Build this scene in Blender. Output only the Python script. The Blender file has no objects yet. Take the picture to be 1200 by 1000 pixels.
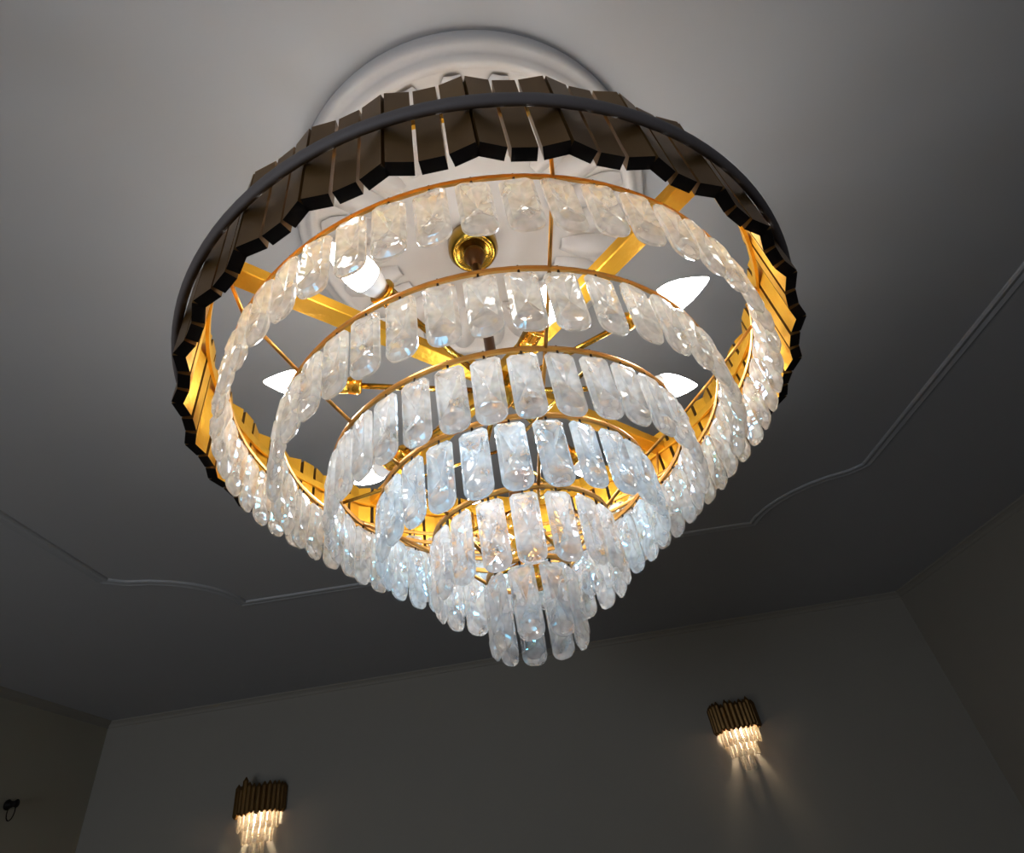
import bpy, bmesh, math, random
from mathutils import Vector, Matrix
random.seed(7)
sc = bpy.context.scene
C = sc.collection
PI = math.pi
EYE = 1.6                     # camera height above the floor
CEIL = EYE + 0.98             # ceiling height
AX = (0.0, 0.6256)            # chandelier axis
ROOM = math.radians(2.5)      # the room is turned a little against the camera

# ------------------------------------------------------------------ materials
def mat(name):
    m = bpy.data.materials.new(name); m.use_nodes = True
    nt = m.node_tree; nt.nodes.clear()
    return m, nt, nt.nodes, nt.links

def principled(name, col, rough=.5, metal=0., col2=None, nscale=20., bump=0., bscale=60., rvar=0., spec=.5, det=3.):
    m, nt, N, L = mat(name)
    out = N.new('ShaderNodeOutputMaterial'); p = N.new('ShaderNodeBsdfPrincipled')
    L.new(p.outputs[0], out.inputs[0])
    p.inputs['Base Color'].default_value = (*col, 1); p.inputs['Roughness'].default_value = rough
    p.inputs['Metallic'].default_value = metal; p.inputs['Specular IOR Level'].default_value = spec
    tc = N.new('ShaderNodeTexCoord')
    if col2 is not None:
        n = N.new('ShaderNodeTexNoise'); n.inputs['Scale'].default_value = nscale; n.inputs['Detail'].default_value = det
        r = N.new('ShaderNodeMix'); r.data_type = 'RGBA'
        r.inputs[6].default_value = (*col, 1); r.inputs[7].default_value = (*col2, 1)
        L.new(tc.outputs['Object'], n.inputs['Vector']); L.new(n.outputs['Fac'], r.inputs[0])
        L.new(r.outputs[2], p.inputs['Base Color'])
    if bump:
        n = N.new('ShaderNodeTexNoise'); n.inputs['Scale'].default_value = bscale; n.inputs['Detail'].default_value = 4
        b = N.new('ShaderNodeBump'); b.inputs['Strength'].default_value = bump; b.inputs['Distance'].default_value = .004
        L.new(tc.outputs['Object'], n.inputs['Vector']); L.new(n.outputs['Fac'], b.inputs['Height'])
        L.new(b.outputs[0], p.inputs['Normal'])
    return m

def emissive(name, col, s):
    m, nt, N, L = mat(name)
    out = N.new('ShaderNodeOutputMaterial'); e = N.new('ShaderNodeEmission')
    tc = N.new('ShaderNodeTexCoord'); n = N.new('ShaderNodeTexNoise'); n.inputs['Scale'].default_value = 8
    r = N.new('ShaderNodeMapRange'); r.inputs[3].default_value = s * .93; r.inputs[4].default_value = s * 1.07
    L.new(tc.outputs['Object'], n.inputs['Vector']); L.new(n.outputs['Fac'], r.inputs[0]); L.new(r.outputs[0], e.inputs['Strength'])
    e.inputs['Color'].default_value = (*col, 1)
    L.new(e.outputs[0], out.inputs[0])
    return m

def crystal_mat(name, body, glass=.5, warm=(1, .93, .82), rough=.04, nscale=60):
    m, nt, N, L = mat(name)
    out = N.new('ShaderNodeOutputMaterial')
    g = N.new('ShaderNodeBsdfPrincipled'); g.inputs['IOR'].default_value = 1.5; g.inputs['Roughness'].default_value = rough
    g.inputs['Base Color'].default_value = (.99, .99, 1, 1); g.inputs['Transmission Weight'].default_value = 1
    g.inputs['Thin Film Thickness'].default_value = 185; g.inputs['Thin Film IOR'].default_value = 1.9
    d = N.new('ShaderNodeBsdfDiffuse'); t = N.new('ShaderNodeBsdfTranslucent')
    tc = N.new('ShaderNodeTexCoord'); oi = N.new('ShaderNodeObjectInfo')
    n = N.new('ShaderNodeTexNoise'); n.noise_dimensions = '4D'
    n.inputs['Scale'].default_value = nscale; n.inputs['Detail'].default_value = 3
    mw = N.new('ShaderNodeMath'); mw.operation = 'MULTIPLY'; mw.inputs[1].default_value = 40
    L.new(oi.outputs['Random'], mw.inputs[0]); L.new(mw.outputs[0], n.inputs['W'])
    L.new(tc.outputs['Object'], n.inputs['Vector'])
    mx = N.new('ShaderNodeMix'); mx.data_type = 'RGBA'
    mx.inputs[6].default_value = (*warm, 1); mx.inputs[7].default_value = (*body, 1)
    cr = N.new('ShaderNodeValToRGB'); cr.color_ramp.elements[0].position = .30; cr.color_ramp.elements[1].position = .70
    L.new(n.outputs['Fac'], cr.inputs[0]); L.new(cr.outputs[0], mx.inputs[0])
    L.new(mx.outputs[2], d.inputs[0]); L.new(mx.outputs[2], t.inputs[0])
    a = N.new('ShaderNodeMixShader'); a.inputs[0].default_value = .62
    L.new(d.outputs[0], a.inputs[1]); L.new(t.outputs[0], a.inputs[2])
    b = N.new('ShaderNodeMixShader')
    mr = N.new('ShaderNodeMapRange'); mr.inputs[1].default_value = .3; mr.inputs[2].default_value = .7
    mr.inputs[3].default_value = glass - .25; mr.inputs[4].default_value = glass + .25
    n2 = N.new('ShaderNodeTexNoise'); n2.noise_dimensions = '4D'; n2.inputs['Scale'].default_value = nscale * 1.7
    L.new(tc.outputs['Object'], n2.inputs['Vector']); L.new(mw.outputs[0], n2.inputs['W'])
    L.new(n2.outputs['Fac'], mr.inputs[0]); L.new(mr.outputs[0], b.inputs[0])
    L.new(a.outputs[0], b.inputs[1]); L.new(g.outputs[0], b.inputs[2])
    vo = N.new('ShaderNodeTexVoronoi'); vo.voronoi_dimensions = '4D'; vo.inputs['Scale'].default_value = 85
    L.new(tc.outputs['Object'], vo.inputs['Vector']); L.new(mw.outputs[0], vo.inputs['W'])
    bp = N.new('ShaderNodeBump'); bp.inputs['Strength'].default_value = .35; bp.inputs['Distance'].default_value = .004
    L.new(vo.outputs['Distance'], bp.inputs['Height']); L.new(bp.outputs[0], g.inputs['Normal'])
    L.new(b.outputs[0], out.inputs[0])
    return m

M = {}
M['ceiling'] = principled('ceiling_paint', (.45, .45, .46), .75, 0, (.42, .42, .43), 1.2, .05, 25)
M['wall'] = principled('wall_paint', (.36, .33, .275), .8, 0, (.325, .30, .26), 2, .06, 30)
M['wall_lifted'] = principled('wall_paint_lightened', (.52, .49, .38), .8, 0, (.48, .45, .36), 2, .06, 30)  # left wall's copy of the wall paint, lightened to offset its weak lighting
M['trim'] = principled('white_moulding', (.44, .445, .455), .65, 0, (.42, .425, .435), 6)
M['rose'] = principled('white_plaster', (.62, .59, .56), .6, 0, (.53, .50, .49), 12, .1, 40)
M['floor'] = principled('dark_floor', (.10, .075, .055), .35, 0, (.05, .035, .025), 5)
M['gold'] = principled('polished_gold', (.95, .58, .09), .24, 1, (.80, .36, .04), 40, .15, 90)
M['gold_in'] = principled('gold_leaf', (.80, .45, .045), .40, .78, (.66, .32, .022), 35, .25, 120)
M['wire'] = principled('orange_gold_wire', (.62, .33, .08), .4, .75, (.45, .20, .04), 60)
M['brass'] = principled('dark_brass', (.48, .31, .05), .22, 1, (.34, .19, .03), 50)
M['bronze'] = principled('brown_bronze', (.26, .145, .04), .36, .7, (.13, .062, .02), 16)
M['black'] = principled('flat_black', (.006, .005, .005), .5, 0, (.012, .009, .008), 30, spec=.15)
M['hoop'] = principled('gunmetal', (.17, .15, .15), .60, .1, (.11, .09, .085), 12)
M['stem'] = principled('dark_bronze_rod', (.16, .07, .02), .35, .8, (.10, .04, .015), 30)
M['hook'] = principled('black_wire', (.02, .014, .01), .4, .6, (.04, .02, .01), 30)
M['cry_warm'] = crystal_mat('warm_crystal', (.97, .97, .96), .60, (1, .96, .88), .03, 35)
M['cry_mid'] = crystal_mat('clear_crystal', (.92, .96, 1.0), .60, (1, .98, .95), .03, 35)  # faint blue of the window daylight mixed into the colour
M['cry_cool'] = crystal_mat('daylight_tinted_crystal', (.72, .87, 1.0), .66, (.90, .96, 1.0), .03, 35)  # blue tinge of the window daylight put into this tier's colour
M['cry_low'] = crystal_mat('low_crystal', (.93, .96, 1), .68, (1, .97, .93), .03, 35)
M['cry_sconce'] = crystal_mat('sconce_crystal', (1, .98, .92), .30, (1, .93, .80))
M['bulb'] = emissive('led_candle_glow', (1.0, .965, .90), 46)
M['bulb_s'] = emissive('warm_lamp_glow', (1.0, .80, .55), 170)
M['bulb_base'] = principled('white_plastic', (.8, .8, .8), .4, 0, (.7, .72, .75), 20)

# ------------------------------------------------------------------ helpers
def obj(name, bm, m, parent=None, smooth=False):
    me = bpy.data.meshes.new(name)
    bm.normal_update(); bm.to_mesh(me); bm.free()
    for mm in (m if isinstance(m, (list, tuple)) else [m]): me.materials.append(mm)
    if smooth:
        for p in me.polygons: p.use_smooth = True
    o = bpy.data.objects.new(name, me); C.objects.link(o)
    if parent: o.parent = parent
    return o

def empty(name, loc, rotz=0):
    o = bpy.data.objects.new(name, None); C.objects.link(o)
    o.location = loc; o.rotation_euler = (0, 0, rotz); o.empty_display_size = .05
    return o

def tag(o, label=None, cat=None, group=None, kind=None):
    if label: o['label'] = label
    if cat: o['category'] = cat
    if group: o['group'] = group
    if kind: o['kind'] = kind
    return o

def add_box(bm, c, s, rot=None, mi=0):
    M4 = Matrix.Translation(c) @ (rot.to_4x4() if rot else Matrix.Identity(4)) @ Matrix.Diagonal((s[0], s[1], s[2], 1))
    r = bmesh.ops.create_cube(bm, size=1, matrix=M4)
    for f in {f for v in r['verts'] for f in v.link_faces}: f.material_index = mi
    return r['verts']

def add_rev(bm, prof, seg=48, closed=False, c=(0, 0, 0), mi=0, M4=None):
    """revolve (r, z) profile about the z axis"""
    rings = []
    for r, z in prof:
        if r < 1e-6:
            v = Vector((0, 0, z)); v = M4 @ v if M4 else v + Vector(c)
            rings.append([bm.verts.new(v)])
        else:
            ring = []
            for i in range(seg):
                a = 2 * PI * i / seg
                v = Vector((r * math.cos(a), r * math.sin(a), z)); v = M4 @ v if M4 else v + Vector(c)
                ring.append(bm.verts.new(v))
            rings.append(ring)
    n = len(rings)
    for k in range(n if closed else n - 1):
        a, b = rings[k], rings[(k + 1) % n]
        for i in range(seg):
            j = (i + 1) % seg
            q = []
            for v in (a[i % len(a)], a[j % len(a)], b[j % len(b)], b[i % len(b)]):
                if v not in q: q.append(v)
            if len(q) > 2:
                f = bm.faces.new(q); f.material_index = mi

def add_tube(bm, p, q, r, seg=8, r2=None, mi=0):
    p, q = Vector(p), Vector(q); d = q - p
    R = d.to_track_quat('Z', 'Y').to_matrix().to_4x4()
    add_rev(bm, [(0, 0), (r, 0), (r2 or r, d.length), (0, d.length)], seg, M4=Matrix.Translation(p) @ R, mi=mi)

def pol(r, az, z=0):
    a = math.radians(az)
    return Vector((r * math.cos(a), r * math.sin(a), z))

def room(x, y, z=0):
    c, s = math.cos(ROOM), math.sin(ROOM)
    return Vector((x * c - y * s, x * s + y * c, z))

# ------------------------------------------------------------------ the room
XL, XR, YF, YB = -2.42, 2.42, 3.56, -3.2
def quad(name, pts, m, th, nrm):
    bm = bmesh.new()
    v = [bm.verts.new(p) for p in pts]; n = Vector(nrm)
    w = [bm.verts.new(Vector(p) + n * th) for p in pts]
    bm.faces.new(v); bm.faces.new(w[::-1])
    for i in range(4): bm.faces.new((v[i], v[(i+1) % 4], w[(i+1) % 4], w[i]))
    bmesh.ops.recalc_face_normals(bm, faces=bm.faces)
    return tag(obj(name, bm, m), kind='structure')
T = .12
rx, ry = room(1, 0), room(0, 1)
quad('floor', [room(XL-T, YB-T, 0), room(XR+T, YB-T, 0), room(XR+T, YF+T, 0), room(XL-T, YF+T, 0)], M['floor'], .1, (0, 0, -1))
quad('ceiling', [room(XL-T, YB-T, CEIL), room(XR+T, YB-T, CEIL), room(XR+T, YF+T, CEIL), room(XL-T, YF+T, CEIL)], M['ceiling'], .1, (0, 0, 1))
quad('wall_far', [room(XL-T, YF, 0), room(XR+T, YF, 0), room(XR+T, YF, CEIL), room(XL-T, YF, CEIL)], M['wall'], T, ry)
quad('wall_left', [room(XL, YB, 0), room(XL, YF, 0), room(XL, YF, CEIL), room(XL, YB, CEIL)], M['wall_lifted'], T, -rx)
quad('wall_right', [room(XR, YB, 0), room(XR, YF, 0), room(XR, YF, CEIL), room(XR, YB, CEIL)], M['wall'], T, rx)
quad('wall_back', [room(XL-T, YB, 0), room(XR+T, YB, 0), room(XR+T, YB, CEIL), room(XL-T, YB, CEIL)], M['wall'], T, -ry)

def sweep(name, path, prof, m, closed=True):
    """prof: (inward offset, drop) cross-section swept along a flat path under the ceiling"""
    bm = bmesh.new(); n = len(path); rings = []
    for i, p in enumerate(path):
        a = path[i-1]; b = path[(i+1) % n]
        d1 = Vector((p[0]-a[0], p[1]-a[1])).normalized(); d2 = Vector((b[0]-p[0], b[1]-p[1])).normalized()
        n1 = Vector((-d1.y, d1.x)); n2 = Vector((-d2.y, d2.x)); nn = (n1 + n2).normalized()
        k = 1 / max(.4, nn.dot(n1))
        rings.append([bm.verts.new(room(p[0] + nn.x*o*k, p[1] + nn.y*o*k, CEIL - dz)) for o, dz in prof])
    for i in range(n):
        a, b = rings[i], rings[(i+1) % n]
        for j in range(len(prof) - 1):
            bm.faces.new((a[j], b[j], b[j+1], a[j+1]))
    bmesh.ops.recalc_face_normals(bm, faces=bm.faces)
    return tag(obj(name, bm, m), kind='structure')
# ceiling panel moulding with scooped corners
TX, TF, TB, TR = 1.40, 2.20, -.95, .33
path = []
def scoop(cx, cy, a0, a1):
    for k in range(9):
        a = math.radians(a0 + (a1 - a0) * k / 8); path.append((cx + TR*math.cos(a), cy + TR*math.sin(a)))
scoop(-TX, TB, 90, 0)
scoop(TX, TB, 180, 90)
path.append((TX, TB + TR + .06))
path.insert(0, (-TX, TB + TR + .06))
path[0], path[1] = path[0], (-TX + .05, TB + TR)
path[-2] = (TX - .05, TB + TR)
path.append((TX, TF - TR - .04)); k0 = len(path)
scoop(TX, TF, 270, 180); path[k0] = (TX - .05, TF - TR)
scoop(-TX, TF, 0, -90); path[-1] = (-TX + .05, TF - TR)
path.append((-TX, TF - TR - .04))
bead = [(-.022, 0), (-.020, .003), (-.014, .005), (-.008, .003), (.0, .001), (.006, .002), (.012, .006), (.018, .007), (.023, .004), (.025, 0)]
sweep('trim_1', path, bead, M['trim'])
sweep('trim_2', [(XL, YB), (XR, YB), (XR, YF), (XL, YF)],
      [(0, .032), (.006, .028), (.012, .018), (.022, .010), (.030, .006), (.034, 0)], M['wall'])

# window behind the photographer lets in cool daylight
bm = bmesh.new()
for x in (-2.05, -.75): add_box(bm, (x, YB + .02, 1.45), (.06, .05, 1.7))
for z in (.62, 1.45, 2.28): add_box(bm, (-1.4, YB + .02, z), (1.3, .05, .06))
for v in bm.verts: v.co = room(v.co.x, v.co.y, v.co.z)
tag(obj('window_1', bm, M['trim']), kind='structure')
def area(name, loc, tgt, sx, sy, power, col):
    l = bpy.data.lights.new(name, 'AREA'); l.shape = 'RECTANGLE'; l.size = sx; l.size_y = sy; l.energy = power; l.color = col
    o = bpy.data.objects.new(name, l); C.objects.link(o); o.location = loc
    o.rotation_euler = (Vector(tgt) - Vector(loc)).to_track_quat('-Z', 'Y').to_euler()
    return o
area('window_daylight', room(-1.4, YB + .06, 1.45), room(-1.2, 1.0, 2.4), 1.2, 1.6, 46, (.72, .83, 1.0))
area('left_fill', room(XL + .1, -.9, 1.1), room(-.9, .1, CEIL), .9, 1.6, 12, (1.0, .95, .88))  # added fill from the left, aimed up at the ceiling; no doorway is built

# ------------------------------------------------------------------ ceiling rose
rose = empty('ceiling_rose', (.012, .632, CEIL))
tag(rose, 'round white plaster ceiling rose with carved leaf ring above the chandelier', 'ceiling rose')
bm = bmesh.new()
add_rev(bm, [(.327, 0), (.327, -.018), (.324, -.026), (.318, -.030), (.312, -.031), (.308, -.036), (.302, -.042), (.296, -.044), (.290, -.040),
             (.286, -.036), (.20, -.038), (.12, -.040), (.10, -.050), (.07, -.056), (0, -.056)], 96)
bmesh.ops.recalc_face_normals(bm, faces=bm.faces)
obj('moulded_disc', bm, M['rose'], rose, True)
bm = bmesh.new()
NL = 24
for k in range(NL):                       # carved leaves
    a0 = 360 / NL * k
    g = []
    for i in range(9):
        u = i / 8; row = []
        r = .165 + .118 * u
        w = 7.0 * math.sqrt(math.sin(PI * (.12 + .84 * u)))
        for j in range(7):
            s = j / 3 - 1
            z = -.040 - .018 * math.sin(PI * (.1 + .88 * u)) * (1 - s*s) - .003 * (1 - abs(s)) + .004 * abs(math.sin(3 * PI * s)) 
            row.append(bm.verts.new(pol(r, a0 + s * w, min(z, -.0385))))
        g.append(row)
    for i in range(8):
        for j in range(6): bm.faces.new((g[i][j], g[i][j+1], g[i+1][j+1], g[i+1][j]))
bmesh.ops.recalc_face_normals(bm, faces=bm.faces)
obj('leaf_ring', bm, M['rose'], rose, True)

# ------------------------------------------------------------------ the chandelier
ch = empty('crystal_chandelier', (AX[0], AX[1], CEIL - .055))
tag(ch, 'large round tiered crystal chandelier with dark slatted outer band hanging from the ceiling rose', 'chandelier')
Z0 = -(CEIL - .055) + EYE      # local z = camera-relative height + Z0
def H(h): return h + Z0
# canopy
bm = bmesh.new()
c0 = H(.925)
add_rev(bm, [(0, c0), (.040, c0), (.046, c0 - .008), (.046, c0 - .030), (.041, c0 - .040), (.037, c0 - .044), (.030, c0 - .040), (.020, c0 - .040), (0, c0 - .040)], 40)
bmesh.ops.recalc_face_normals(bm, faces=bm.faces)
can = obj('canopy', bm, M['brass'], ch, True)
bm = bmesh.new()
add_rev(bm, [(0, c0 - .036), (.018, c0 - .038), (.020, c0 - .052), (.013, c0 - .066), (.008, c0 - .080), (0, c0 - .080)], 24)
bmesh.ops.recalc_face_normals(bm, faces=bm.faces)
obj('canopy_collar', bm, M['stem'], can, True)
# stem
bm = bmesh.new()
add_tube(bm, (0, 0, c0 - .05), (0, 0, H(.26)), .0085, 16)
st = obj('stem', bm, M['stem'], ch, True)
# hub where the spokes and lamp arms meet
bm = bmesh.new()
add_rev(bm, [(0, H(.590)), (.018, H(.590)), (.026, H(.582)), (.030, H(.560)), (.030, H(.535)), (.022, H(.525)), (.012, H(.515)), (0, H(.515))], 28)
bmesh.ops.recalc_face_normals(bm, faces=bm.faces)
obj('hub', bm, M['brass'], ch, True)
bm = bmesh.new()
pr = [(0, H(.345))]
for k in range(6):
    z = .34 - k * .017
    pr += [(.010, H(z)), (.016, H(z - .003)), (.018, H(z - .008)), (.012, H(z - .014))]
pr += [(0, H(.235))]
add_rev(bm, pr, 20); bmesh.ops.recalc_face_normals(bm, faces=bm.faces)
obj('beaded_finial', bm, M['gold'], ch, True)

# spokes
for az in (-47, -137, 43, 133):
    bm = bmesh.new()
    R = Matrix.Rotation(math.radians(az), 3, 'Z')
    add_box(bm, pol(.21, az, H(.568)), (.368, .026, .018), R)
    bmesh.ops.bevel(bm, geom=list(bm.edges), offset=.0012, segments=1, affect='EDGES')
    obj('spoke', bm, M['gold_in'], ch)

# outer band of plates: 32 bays of three, thin gaps between plates
NP = 96; hb, ht = .462, .594; RT = .012
PH = -87.4
def band_r(i): return .404 if i % 3 == 0 else .3965
for i in range(NP):
    a0 = PH + 360 / NP * i; a1 = PH + 360 / NP * (i + 1)
    r0, r1 = band_r(i), band_r(i + 1)
    p0, p1 = pol(r0, a0), pol(r1, a1); d = (p1 - p0).normalized(); g = .0017
    q0, q1 = p0 + d * g, p1 - d * g
    nin = Vector((-d.y, d.x, 0)).normalized()
    if nin.dot(-p0) < 0: nin = -nin
    bm = bmesh.new()
    o0, o1, i0, i1 = q0, q1, q0 + nin * RT, q1 + nin * RT
    lean = {0: (0, .004), 1: (.004, .004), 2: (.004, 0)}[i % 3]
    vb = [bm.verts.new(Vector((p.x, p.y, H(hb)))) for p in (o0, o1, i1, i0)]
    vt = [bm.verts.new(Vector((p.x, p.y, H(ht) + z))) for p, z in ((o0, lean[0]), (o1, lean[1]), (i1, lean[1]), (i0, lean[0]))]
    fs = [bm.faces.new(vb[::-1]), bm.faces.new(vt)]
    for k in range(4):
        fs.append(bm.faces.new((vb[k], vb[(k+1) % 4], vt[(k+1) % 4], vt[k])))
    for f in fs: f.material_index = 0
    fs[0].material_index = 2; fs[4].material_index = 1  # black bottom face: reflection of the dark floor put into its colour
    bmesh.ops.recalc_face_normals(bm, faces=bm.faces)
    obj('band_plate', bm, [M['bronze'], M['gold_in'], M['black']], ch)
# gunmetal hoop round the band, and the inner gold ring that carries the plates
bm = bmesh.new()
pr = []
for k in range(16):
    a = 2 * PI * k / 16
    pr.append(((.4090 + .0050 * math.cos(a)), H(.523) + .0085 * math.sin(a)))
add_rev(bm, pr, 128, closed=True); bmesh.ops.recalc_face_normals(bm, faces=bm.faces)
obj('outer_hoop', bm, M['hoop'], ch, True)
bm = bmesh.new()
add_rev(bm, [(.3845, H(.556)), (.3845, H(.568)), (.3805, H(.568)), (.3805, H(.556))], 128, closed=True)
bmesh.ops.recalc_face_normals(bm, faces=bm.faces)
obj('inner_hoop', bm, M['gold_in'], ch)

# crystal tiers: radius, height, count, phase, material
TIERS = [(.352, .4984, 56, -88.6, 'cry_warm', .0318), (.2882, .446, 46, -90, 'cry_warm', .0318), (.2258, .3996, 38, -92, 'cry_mid', .0305),
         (.1678, .361, 27, -88, 'cry_cool', .0315), (.107, .3126, 18, -86, 'cry_low', .0300), (.0487, .2589, 9, -100, 'cry_low', .0285)]
LC = .0805
def crystal_bm(w, L, t, seed=0, top=0., M4=None, bm=None):
    """faceted rectangular drop with rounded lower end; hangs from z=0, faces along +x"""
    rnd = random.Random(seed)
    bm = bm or bmesh.new(); M4 = M4 or Matrix.Identity(4)
    hw = w / 2; R = hw * .80; c = .14 * w
    out = [(-hw + c, 0), (hw - c, 0), (hw, -c)]
    for k in range(7):
        a = -PI / 2 * k / 6
        out.append((hw - R + R * math.cos(a), -L + R + R * math.sin(a)))
    for k in range(7):
        a = -PI / 2 - PI / 2 * k / 6
        out.append((-hw + R + R * math.cos(a), -L + R + R * math.sin(a)))
    out.append((-hw, -c)); n = len(out)
    def V(x, y, z): return bm.verts.new(M4 @ Vector((x, y, z)))
    e1 = [V(.0012, y, z) for y, z in out]; e2 = [V(-.0012, y, z) for y, z in out]
    for i in range(n): bm.faces.new((e1[i], e1[(i+1) % n], e2[(i+1) % n], e2[i]))
    for s, e in ((1, e1), (-1, e2)):
        f = .76
        inn = [V(s * t / 2, y * f, -L/2 + (z + L/2) * (1 - (1 - f) * w / L * 1.6)) for y, z in out]
        for i in range(n):
            j = (i + 1) % n
            bm.faces.new((e[i], e[j], inn[j], inn[i]))
        # X-cut: upper, middle and lower star points
        P = [V(s * (t/2 + .0022), rnd.uniform(-.003, .003), -L * .28), V(s * (t/2 - .0040), rnd.uniform(-.002, .002), -L * .52), V(s * (t/2 + .0022), rnd.uniform(-.003, .003), -L * .76)]
        def near(v):
            z = (M4.inverted() @ v.co).z
            return 0 if z > -L * .40 else 2
        for i in range(n):
            j = (i + 1) % n; a, b = near(inn[i]), near(inn[j])
            if a == b: bm.faces.new((inn[i], inn[j], P[a]))
            else:
                bm.faces.new((inn[i], inn[j], P[1])); bm.faces.new((inn[i], P[1], P[a])); bm.faces.new((inn[j], P[b], P[1]))
    return bm
proto = {}
def crystal_mesh(key, w, m, var):
    k = (key, var)
    if k not in proto:
        bm = crystal_bm(w, LC, .0105, var * 13 + len(key))
        bmesh.ops.recalc_face_normals(bm, faces=bm.faces)
        o = obj('crystal_drop', bm, m)
        proto[k] = o.data; bpy.data.objects.remove(o)
    return proto[k]

cand = []
for ti, (r, h, n, ph, mk, w) in enumerate(TIERS):
    for k in range(n):
        az = ph + 360 / n * k
        P = pol(r, az); dist = (Vector((AX[0], AX[1], 0)) + Vector((P.x, P.y, h - .04))).length
        cand.append((dist, ti, k, az))
cand.sort()
single = {(c[1], c[2]) for c in cand[:100]}
far_bm = bmesh.new(); far_parts = []
for ti, (r, h, n, ph, mk, w) in enumerate(TIERS):
    bm = bmesh.new()
    pr = [(r - .0014, H(h - .0030)), (r + .0014, H(h - .0030)), (r + .0020, H(h)), (r + .0014, H(h + .0028)), (r - .0014, H(h + .0028)), (r - .0022, H(h))]
    add_rev(bm, pr, 112 if r > .1 else 48, closed=True)
    for k in range(n):                         # little black hooks on the hoop
        az = ph + 360 / n * k
        add_tube(bm, pol(r, az, H(h + .004)), pol(r, az, H(h - .011)), .0013, 6, mi=1)
    bmesh.ops.recalc_face_normals(bm, faces=bm.faces)
    hoop = obj('tier_hoop', bm, [M['wire'], M['hook']], ch)
    for k in range(n):
        az = ph + 360 / n * k
        rnd = random.Random(ti * 100 + k)
        yaw = math.radians(az + rnd.uniform(-7, 7)); tilt = math.radians(rnd.uniform(-1.2, 1.2))
        Mx = Matrix.Translation(pol(r, az + rnd.uniform(-.15, .15), H(h - .0075))) @ Matrix.Rotation(yaw, 4, 'Z') @ Matrix.Rotation(tilt, 4, 'X')
        if (ti, k) in single:
            me = crystal_mesh(mk + str(w), w, M[mk], k % 3)
            o = bpy.data.objects.new('crystal_drop', me); C.objects.link(o)
            o.parent = hoop; o.matrix_local = Mx
        else:
            f0 = len(far_bm.faces)
            crystal_bm(w, LC, .0105, k, M4=Mx, bm=far_bm)
            far_bm.faces.ensure_lookup_table()
            far_parts.append((f0, len(far_bm.faces), ti))
far_bm.faces.ensure_lookup_table()
mlist = ['cry_warm', 'cry_mid', 'cry_cool', 'cry_low']
for a, b, ti in far_parts:
    for i in range(a, b): far_bm.faces[i].material_index = mlist.index(TIERS[ti][4])
bmesh.ops.recalc_face_normals(far_bm, faces=far_bm.faces)
fo = obj('crystal_drops', far_bm, [M[k] for k in mlist], ch)
tag(fo, kind='stuff')

# struts: from the band down the cone of tiers
prev = (.3825, .562)
for (r, h, n, ph, mk, w) in TIERS:
    for az in (-76, -136, -16, 44, 104, 164):
        bm = bmesh.new()
        add_tube(bm, pol(prev[0], az, H(prev[1])), pol(r, az, H(h)), .0021, 8)
        obj('strut', bm, M['wire'], ch, True)
    prev = (r, h)
# lower struts tie the two smallest hoops to the stem
for az in (-60, 60, 180):
    for r, h, z in ((.107, .3126, .345), (.0487, .2589, .275), (.2258, .3996, .44)):
        bm = bmesh.new()
        add_tube(bm, pol(.008, az, H(z)), pol(r, az, H(h)), .0022, 8)
        obj('brace', bm, M['brass'], ch, True)

# eight lamp arms, each with a socket and a candle bulb
LZ = .545
for k, (az, AR) in enumerate(((-27, .205), (12, .198), (62, .2), (105, .2), (147, .2), (-162, .2), (-118.5, .205), (-63, .105))):
    z = H(LZ if k < 7 else .535)
    bm = bmesh.new()
    add_tube(bm, pol(.028, az, z), pol(AR, az, z), .0042, 12)
    arm = obj('lamp_arm', bm, M['brass'], ch, True)
    def R4(r): return Matrix.Translation(pol(r, az, z)) @ Matrix.Rotation(math.radians(az), 4, 'Z') @ Matrix.Rotation(PI / 2, 4, 'Y')
    bm = bmesh.new()
    add_rev(bm, [(0, 0), (.010, 0), (.0125, .003), (.0125, .016), (.0105, .018), (.0125, .020), (.0125, .036), (.017, .038), (.017, .042), (.010, .042), (0, .040)], 24, M4=R4(AR - .007))
    bmesh.ops.recalc_face_normals(bm, faces=bm.faces)
    obj('socket', bm, M['gold'], arm, True)
    bm = bmesh.new()
    base = [(0, 0), (.011, 0), (.0150, .010), (.0178, .020), (.0180, .022)]
    add_rev(bm, base, 24, M4=R4(AR + .035), mi=1)
    glow = [(.0181, .022), (.0195, .030), (.0190, .040), (.0160, .053), (.0110, .066), (.0055, .077), (.002, .083), (0, .084)]
    add_rev(bm, glow, 24, M4=R4(AR + .035), mi=0)
    bmesh.ops.remove_doubles(bm, verts=bm.verts, dist=.0003)
    bmesh.ops.recalc_face_normals(bm, faces=bm.faces)
    obj('light_bulb', bm, [M['bulb'], M['bulb_base']], arm, True)

# added bulbless fill lights near the stem brighten the lower tiers
for az in (-100, 20, 140):
    for h, r, e in ((.405, .075, .75), (.315, .035, .16)):
        l = bpy.data.lights.new('inner_fill', 'POINT'); l.energy = e; l.color = (.80, .90, 1.0); l.shadow_soft_size = .006
        o = bpy.data.objects.new('inner_fill', l); C.objects.link(o); o.parent = ch; o.location = pol(r, az, H(h))
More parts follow.
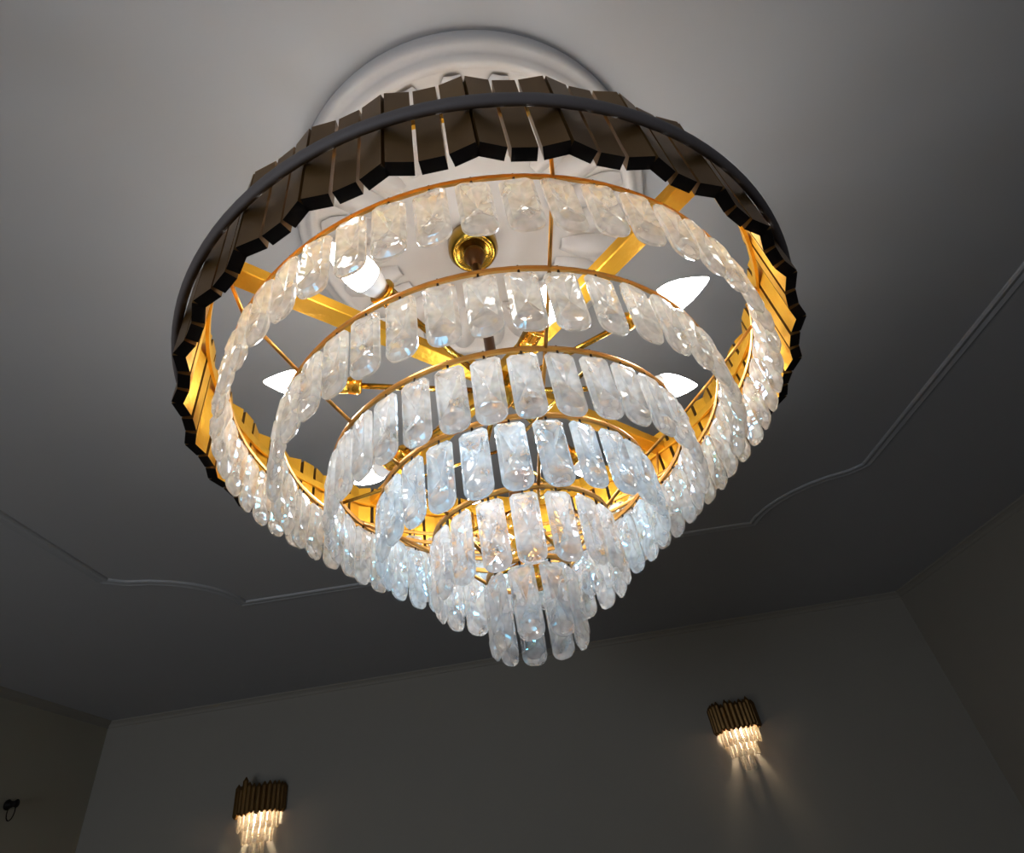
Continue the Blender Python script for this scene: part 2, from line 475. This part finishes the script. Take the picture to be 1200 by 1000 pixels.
# ------------------------------------------------------------------ wall sconces
def sconce(x, z, label, spike):
    p = room(x, YF - .001, EYE + z)
    s = empty('wall_sconce', p, ROOM)
    tag(s, label, 'wall lamp', 'crystal wall sconces on the far wall')
    # local: -y points into the room
    bm = bmesh.new(); add_box(bm, (0, -.006, -.0), (.15, .012, .11)); add_rev(bm, [(0, -.004), (.112, -.004), (.112, 0), (0, 0)], 32, c=(0, -.0, .025))  # the disc is an added inner lid that stops lamp light going up
    for v in bm.verts: v.co.y = min(v.co.y, -.001)
    obj('back_plate_and_lid', bm, M['bronze'], s)
    rx_, ry_ = .122, .115
    def E_(a, k=1., z=0): a = math.radians(a); return Vector((rx_ * k * math.cos(a), -.004 - ry_ * k * math.sin(a), z))
    n = 15
    for i in range(n):
        a = 4 + 172 * i / (n - 1)
        rnd = random.Random(int(x * 10) + i)
        top = .070 + rnd.uniform(-.008, .014) + (spike if i == 9 else 0); bot = -.062 - rnd.uniform(0, .012)
        bm = bmesh.new()
        a1 = math.radians(a); tan = math.atan2(-ry_ * math.cos(a1), -rx_ * math.sin(a1))
        c = E_(a)
        add_tube(bm, (c.x, c.y, bot + .012), (c.x, c.y, top - .02), .0150, 8)
        add_tube(bm, (c.x, c.y, top - .02), (c.x, c.y, top), .0150, 8, .002)
        add_tube(bm, (c.x, c.y, bot + .012), (c.x, c.y, bot), .0150, 8, .004)
        obj('slat', bm, M['bronze'], s)
    bm = bmesh.new()
    pts = [E_(a, .93) for a in range(0, 181, 12)]
    for a, b in zip(pts, pts[1:]): add_tube(bm, (a.x, a.y, -.03), (b.x, b.y, -.03), .003, 6)
    obj('hoop', bm, M['gold'], s)
    for k, (sc_, zt, nn, ll) in enumerate(((.84, -.050, 11, .085), (.60, -.105, 8, .085), (.26, -.155, 4, .10))):
        for i in range(nn):
            a = 8 + 164 * i / (nn - 1)
            bm = crystal_bm(.024, ll, .008, i)
            bmesh.ops.recalc_face_normals(bm, faces=bm.faces)
            o = obj('crystal_drop', bm, M['cry_sconce'], s)
            c = E_(a, sc_); o.location = (c.x, c.y, zt); o.rotation_euler = (0, 0, -math.radians(a))
        bm = bmesh.new()
        pts = [E_(a, sc_, zt + .003) for a in range(0, 181, 15)]
        for a, b in zip(pts, pts[1:]): add_tube(bm, a, b, .002, 6)
        obj('tier_hoop', bm, M['gold'], s)
    bm = bmesh.new()
    add_rev(bm, [(0, .03), (.010, .025), (.014, .0), (.015, -.03), (.012, -.055), (0, -.07)], 16, c=(0, -.045, -.055))
    bmesh.ops.recalc_face_normals(bm, faces=bm.faces)
    obj('light_bulb', bm, M['bulb_s'], s, True)
    return s
sconce(1.145, .455, 'lit brown-slatted crystal wall sconce, the right of two, wholly inside the picture', 0)
sconce(-1.47, .455, 'lit brown-slatted crystal wall sconce, the left of two, with a taller spike on top', .03)

# small dark hook on the left wall
hk = empty('wall_hook', room(XL, 3.0, EYE + .54), ROOM)
tag(hk, 'small dark hook fixed high on the left wall near the corner', 'hook')
bm = bmesh.new()
add_rev(bm, [(0, 0), (.020, 0), (.022, .006), (.014, .016), (.012, .035), (.017, .045), (0, .05)], 20, M4=Matrix.Rotation(PI/2, 4, 'Y'))
bmesh.ops.recalc_face_normals(bm, faces=bm.faces)
obj('knob', bm, M['black'], hk, True)
bm = bmesh.new()
pts = [Vector((.03, .022 * math.sin(t * PI / 8), -.03 + .035 * math.cos(t * PI / 8))) for t in range(0, 14)]
for a, b in zip(pts, pts[1:]): add_tube(bm, a, b, .0025, 6)
obj('wire_loop', bm, M['hook'], hk)

# ------------------------------------------------------------------ world, camera
w = bpy.data.worlds.new('World'); sc.world = w; w.use_nodes = True
bg = w.node_tree.nodes['Background']; bg.inputs[0].default_value = (.5, .6, .75, 1); bg.inputs[1].default_value = .02
cd = bpy.data.cameras.new('Camera'); cam = bpy.data.objects.new('Camera', cd); C.objects.link(cam)
cd.sensor_width = 36; cd.lens = 660 / 1200 * 36; cd.clip_start = .01
fw = Vector((0.01436361, 0.79541794, 0.60589107)); rt = Vector((0.98538634, 0.09159719, -0.14360956)); up = Vector((0.16972754, -0.59909954, 0.78247831))
R = Matrix((rt, up, -fw)).transposed().to_4x4()
cam.matrix_world = Matrix.Translation((0, 0, EYE)) @ R
sc.camera = cam
sc.view_settings.view_transform = 'Standard'
sc.view_settings.exposure = 0
sc.cycles.use_denoising = True
sc.cycles.sample_clamp_indirect = 6
sc.cycles.caustics_refractive = True
sc.cycles.max_bounces = 14; sc.cycles.transmission_bounces = 14
